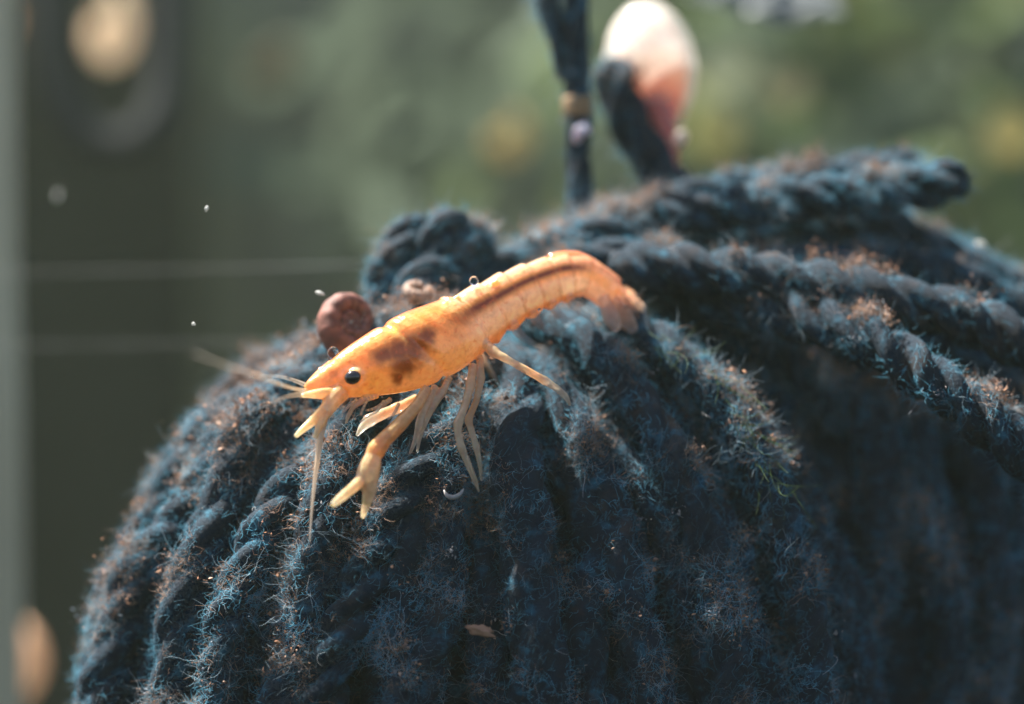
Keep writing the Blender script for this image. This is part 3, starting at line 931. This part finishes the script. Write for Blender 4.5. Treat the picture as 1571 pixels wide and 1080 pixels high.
sn = thing("snail", P(520, 540, 4), "reddish brown ramshorn snail with dark coiled centre behind the crayfish's head", "snail")
snail_shell("shell", P(529, 497, 3.6), 53 * K, (0.50, -0.80, 0.22), 0.9, M_shell, sn, (.22, .15, .16), (.26, .11, .08), 0.45, 3.6, .13, .44, 0.0, 1.35)
sn = thing("snail", P(645, 480, 3.8), "tiny tan snail wedged above the crayfish's back below the yarn tuft", "snail")
snail_shell("shell", P(646, 452, 5.5), 30 * K, (0.1, -0.45, 0.88), .4, M_shell, sn, (.26, .18, .135), (.32, .22, .165), 0.2, 3.0, .17, .72, 1.5, 1.1)
sn = thing("snail", P(893, 205, 16.5), "tiny lilac white shell added for a hazy gap at the dark hanging cord", "snail")
snail_shell("shell", P(893, 203, 16.9), 16 * K, (0.1, -0.4, 0.9), .4, M_shell, sn, (.62, .58, .66), (.74, .70, .80), 0.05, 2.4, .2, .62, 1.2, 1.0, squash=(.85, 1, 1.7))  # added shell standing in for a pale gap of haze

# ------------------------------------------------------------------ bubbles and specks
for q, r, lab in [((727, 431, -.6), 7, "clear air bubble on the crayfish's arched back"),
                  ((511, 541, -3.0), 9, "clear air bubble at the crayfish's forehead by the brown snail"),
                  ((604, 923, -4.6), 3.2, "tiny bright air bubble among fibres below the claw"),
                  ((828, 476, -.8), 3.0, "tiny bright air bubble under the crayfish's tail")]:
    o = ellipsoid("bubble", P(*q), (r * K, r * K, r * K * 1.05), M_clear, None, sub=3)
    tag(o, lab, "bubble", "small air bubbles")
M_speck = mat_plain("speck", (.6, .6, .58), (.7, .7, .66), 3000, .3, .4)
for q, r, lab in [((317, 320, 1), (2.6, 2.6, 5), "tiny white speck floating in dark water, upper left"),
                  ((297, 497, 0), (3, 3, 3), "tiny white speck floating left of the brown snail"),
                  ((491, 450, 2), (7.5, 3, 3), "small white flake floating just above the brown snail"),
                  ((88, 300, 30), (4, 4, 9), "blurred pale fleck floating near the tank corner"),
                  ((1505, 375, 14), (12, 6, 5), "small pale flake floating right of the protruding strand end")]:
    o = ellipsoid("speck", P(*q), tuple(x * K for x in r), M_speck, None, rot=.3, sub=2, lump=.5)
    tag(o, lab, "speck", "pale specks in the water")
# small crescent of shell lying on the yarn below the legs
c = np.array([list(P(*q)) + [r * K] for q, r in [((681, 752, -3.2), 1.2), ((686, 760, -3.4), 3.2), ((696, 763, -3.5), 4.0), ((706, 758, -3.4), 3.2), ((711, 750, -3.2), 1.2)]])
pa, s_ = resample(catmull(c, 8), 8e-5)
v, f = tube(pa[:, :3], pa[:, 3], 10)
o = mesh_obj("shell_fragment", v, f, mat_plain("fragment", (.22, .21, .2), (.36, .34, .32), 3000, .5))
tag(o, "white crescent shell fragment on the yarn below the crayfish's legs", "shell fragment")
# brown flake low in the middle
o = ellipsoid("silt_flake", P(737, 968, -5.2), (20 * K, 6 * K, 8 * K), mat_plain("flake", (.24, .13, .08), (.34, .19, .12), 900, .9, bump_d=1e-4), None, rot=.3, sub=3, lump=.7)
tag(o, "orange brown silt flake on dark yarn, low in the middle", "silt flake")

# green algae filaments on the ridge right of the crayfish
n = 45; k = 12
st = rng.random(n)
ridge = catmull([P(*q) for q in [(1000, 505, 3.2), (1050, 545, 2.2), (1120, 610, 1.0), (1170, 690, 0.2), (1195, 760, -.4)]], 12)
pos = np.zeros((n, k, 3))
ri = (st * (len(ridge) - 2)).astype(int)
dirs = ridge[ri + 1] - ridge[ri]; dirs /= np.linalg.norm(dirs, axis=1, keepdims=True)
pos[:, 0] = ridge[ri] + rng.normal(0, 5e-4, (n, 3)); d = dirs + rng.normal(0, .35, (n, 3)) + np.array([.25, -.2, .15])
bend = rng.normal(0, .09, (n, 3))
ln = rng.uniform(.0012, .004, n)
for q in range(1, k):
    d /= np.linalg.norm(d, axis=1, keepdims=True)
    pos[:, q] = pos[:, q - 1] + d * (ln / k)[:, None]
    d = d + bend
o = curves_obj("algae_filaments", pos, rng.uniform(.8, 1.5, n) * 1.1e-5, M_algae, None)
tag(o, "fine green algae filaments on the yarn ridge right of the crayfish", "algae")
for q in [[(1120, 600, .6), (1150, 614, .2), (1185, 619, 0), (1222, 620, 0)], [(1190, 690, -.2), (1215, 682, -.4), (1250, 670, -.6)]]:
    pass

# two faint threads drawn across the water at the left
M_thread = mat_plain("thread", (.04, .045, .045), (.26, .28, .28), 90, .5, .4)
for q0, q1, sag, lab in [((-80, 418, 45), (640, 402, 24), 4, "faint pale upper thread stretched across dark water at the left"),
                         ((-80, 530, 45), (560, 520, 24), 3, "faint pale lower thread stretched across dark water at the left")]:
    a0, a1 = P(*q0), P(*q1)
    pa = np.array([list(a0.lerp(a1, x)) for x in np.linspace(0, 1, 60)])
    pa[:, 2] -= np.sin(np.linspace(0, np.pi, 60)) * sag * K
    v, f = tube(pa, np.full(60, 0.8 * K), 8)
    tag(mesh_obj("thread", v, f, M_thread), lab, "thread", "threads across the water")

# ------------------------------------------------------------------ blurred far things
def far_snail(px, py, mm, w, h, c, lab, rot=0.0):
    """far shells: simple whorled domes, out of focus"""
    s = (D + mm * 1e-3) / D * K
    t_ = thing("far_snail", P(px, py, mm), lab, "snail", "out-of-focus pale snails in the background")
    v, f, ss, a = coil(2.2, .2, .5, .5, 70, 16)
    v = v - (v.max(0) + v.min(0)) / 2; v = v / np.abs(v).max(0)
    q = np.array(Matrix.Rotation(math.radians(90), 3, 'X') @ Matrix.Rotation(rot, 3, 'Z'))
    v = (v @ q.T) * np.array([w * s, min(w, h) * s * .6, h * s]) + np.array(list(P(px, py, mm)))
    col = np.tile(np.array(c), (len(v), 1)) * (1 + .1 * np.sin(ss * 40))[:, None]
    return mesh_obj("shell", v, f, M_shell_far, t_, True, np.clip(col, 0, .95))
M_shell_far = mat_vcol("far_shell", 0.6, 0.65, 0.2)
far_snail(172, 36, 140, 34, 62, (.92, .78, .62), "blurred peach oval snail in the dark upper left background")
far_snail(-8, 30, 120, 30, 46, (.9, .68, .48), "blurred peach snail cut by the top left corner")
far_snail(20, 1012, 95, 46, 62, (.85, .66, .50), "blurred peach snail low in the left corner")
far_snail(420, 95, 170, 36, 34, (.22, .17, .11), "dim brownish blurred snail between the peach snail and the cord")
far_snail(780, 207, 150, 30, 34, (.60, .50, .26), "blurred ochre snail left of the hanging cord")

# water plants, far out of focus
def leaf_mesh(mat, wid, bend):
    n = 7
    v, f = [], []
    for i in range(n):
        t_ = i / (n - 1)
        w = wid * math.sin(math.pi * min(.98, t_ * .9 + .08)) ** .8
        z = t_; y = bend * t_ * t_
        v += [(-w, y + .12 * w, z), (0, y - .12 * w, z), (w, y + .12 * w, z)]
    for i in range(n - 1):
        for j in range(2):
            a = i * 3 + j
            f.append((a, a + 1, a + 4, a + 3))
    me = bpy.data.meshes.new("leaf"); me.from_pydata(v, [], f); me.materials.append(mat)
    me.polygons.foreach_set("use_smooth", [True] * len(me.polygons))
    return me
M_leaf = [mat_plain("leaf_green", (.10, .15, .06), (.15, .20, .085), 40, .85, .4, spec=.1),
          mat_plain("leaf_grey", (.10, .135, .095), (.16, .20, .14), 40, .85, .35, spec=.1),
          mat_plain("leaf_olive", (.13, .15, .06), (.20, .20, .08), 40, .85, .35, spec=.1)]
LEAF = [leaf_mesh(m_l, w_, b_) for m_l, w_, b_ in [(M_leaf[0], .16, .35), (M_leaf[1], .18, .3), (M_leaf[2], .17, .45), (M_leaf[0], .13, -.3)]]
M_stem = mat_plain("stem", (.06, .08, .03), (.10, .12, .05), 80, .6)
def water_plant(px, mm, top, n, L_mm, mix, spread, lab):
    base = P(px, 1500, mm)
    t_ = thing("water_plant", base, lab, "water plant", "blurred water plants at the back of the tank")
    s = (D + mm * 1e-3) / D * K
    zt = P(px, top, mm)
    pa = np.array([list(base.lerp(zt, x)) for x in np.linspace(0, 1, 14)])
    pa[:, 0] += np.sin(np.linspace(0, 5, 14) + px) * 18 * s
    v, f = tube(pa, np.linspace(9, 4, 14) * s, 8)
    mesh_obj("stem", v, f, M_stem, t_)
    for k in range(n):
        f = random.random() ** .8
        c = base.lerp(zt, f) + Vector((random.gauss(0, spread * s), random.gauss(0, .012), random.gauss(0, 25 * s)))
        o = bpy.data.objects.new("leaf", LEAF[random.choice(mix)])
        C.objects.link(o); o.parent = t_
        o.location = c - base
        o.rotation_euler = (random.uniform(-.9, .9), random.uniform(-1.5, 1.5), random.uniform(0, 6.28))
        q = L_mm * 1e-3 * random.uniform(.7, 1.3)
        o.scale = (q, q, q)
for a_ in [(1330, 250, -160, 110, 20, [0, 0, 3, 1], 110, "brightest green blurred plant above the protruding strand end"),
           (1150, 280, -200, 90, 22, [0, 1, 2, 1], 100, "blurred grey green plant just right of the glowing snail"),
           (1510, 270, -200, 100, 22, [1, 0, 2, 1], 110, "blurred olive green plant at the right edge"),
           (960, 290, -120, 70, 22, [1, 1, 0], 90, "blurred grey green plant directly behind the hanging cord"),
           (760, 300, -220, 60, 22, [1, 1, 3], 110, "blurred dull plant left of the hanging cord"),
           (560, 310, -40, 30, 20, [1, 1, 0], 100, "blurred dim plant above the yarn tuft")]:
    water_plant(*a_)
# yellowed leaves among the plants
def yellow_leaf(px, py, mm, w, h, mat, lab):
    s = (D + mm * 1e-3) / D * K
    me = leaf_mesh(mat, .45, .3)
    o = bpy.data.objects.new("yellow_leaf", me); C.objects.link(o)
    o.location = P(px, py + h, mm); o.scale = (w * s / .45, h * s, h * s * 2)
    tag(o, lab, "leaf", "yellowed leaves out of focus")
M_yl = mat_plain("leaf_yellow", (.48, .38, .12), (.58, .46, .18), 60, .5, .4)
M_pl = mat_plain("leaf_pale", (.34, .36, .20), (.42, .43, .26), 60, .5, .4)
yellow_leaf(1550, 195, 130, 36, 42, M_yl, "blurred yellow leaf at the right edge of the frame")
yellow_leaf(1112, 95, 130, 40, 44, M_pl, "blurred pale olive leaf right of the glowing snail's shell")
yellow_leaf(1100, 190, 130, 34, 40, mat_plain("leaf_ochre", (.30, .28, .09), (.38, .34, .12), 60, .5, .4), "blurred ochre leaf low beside the glowing snail")
yellow_leaf(1205, 130, 140, 34, 32, mat_plain("leaf_tan", (.26, .23, .12), (.32, .28, .15), 60, .5, .4), "dim tan leaf right of the pale olive leaf")

# pale grey loop in the dark upper-left
c = [P(78, -60, 110), P(82, 70, 110), P(105, 170, 110), P(165, 222, 110), P(228, 200, 110), P(258, 120, 112), P(262, -60, 114)]
pa, s_ = resample(catmull(c, 10), .002)
s0 = (D + .11) / D * K
v, f = tube(pa, np.full(len(pa), 26 * s0), 14)
o = mesh_obj("grey_loop", v, f, mat_plain("loop_grey", (.045, .048, .048), (.06, .063, .062), 60, .95, .0, spec=.05))
tag(o, "blurred grey loop in the dark upper left", "grey_loop")
# added ragged sheet standing in for ripple reflections at the top
bm = bmesh.new()
bmesh.ops.create_grid(bm, x_segments=36, y_segments=14, size=1)
cc_ = P(1175, -8, 55); s0 = (D + .055) / D * K
for v_ in bm.verts:
    x, y = v_.co.x, v_.co.y
    e = 1 + .35 * noise.noise(Vector((x * 2.4, y * 2.4, 2)))
    v_.co = Vector((cc_.x + x * 105 * s0 * e, cc_.y + (y * 20 + 6 * noise.noise(Vector((x * 4, y * 4, 9)))) * s0, cc_.z + (y * 38 * e * (1 - .5 * x * x) - 10 * x + 9 * noise.noise(Vector((x * 5, y * 5, 4)))) * s0))
bmesh.ops.solidify(bm, geom=bm.faces[:], thickness=.0002)
me = bpy.data.meshes.new("reflection_sheet"); bm.to_mesh(me); bm.free()
me.polygons.foreach_set("use_smooth", [True] * len(me.polygons))
me.materials.append(mat_plain("reflection", (.16, .18, .18), (.24, .27, .27), 500, .5, .4))
o = bpy.data.objects.new("reflection_sheet", me); C.objects.link(o)
tag(o, "pale ragged sheet added for ripple reflections at the top edge right of the snail", "reflection")

# ------------------------------------------------------------------ murky water
m, N, L = new_mat("murky_water")
N.remove(N["Principled BSDF"])
pv = N.new("ShaderNodeVolumePrincipled")
pv.inputs["Color"].default_value = (0.80, 0.92, 0.64, 1)
pv.inputs["Density"].default_value = 0.050
pv.inputs["Anisotropy"].default_value = 0.35
L.new(pv.outputs[0], N["Material Output"].inputs["Volume"])
hz = box("haze", -0.30, 0.30, -0.17, 0.40, -0.23, 0.13, m)
tag(hz, kind="stuff")
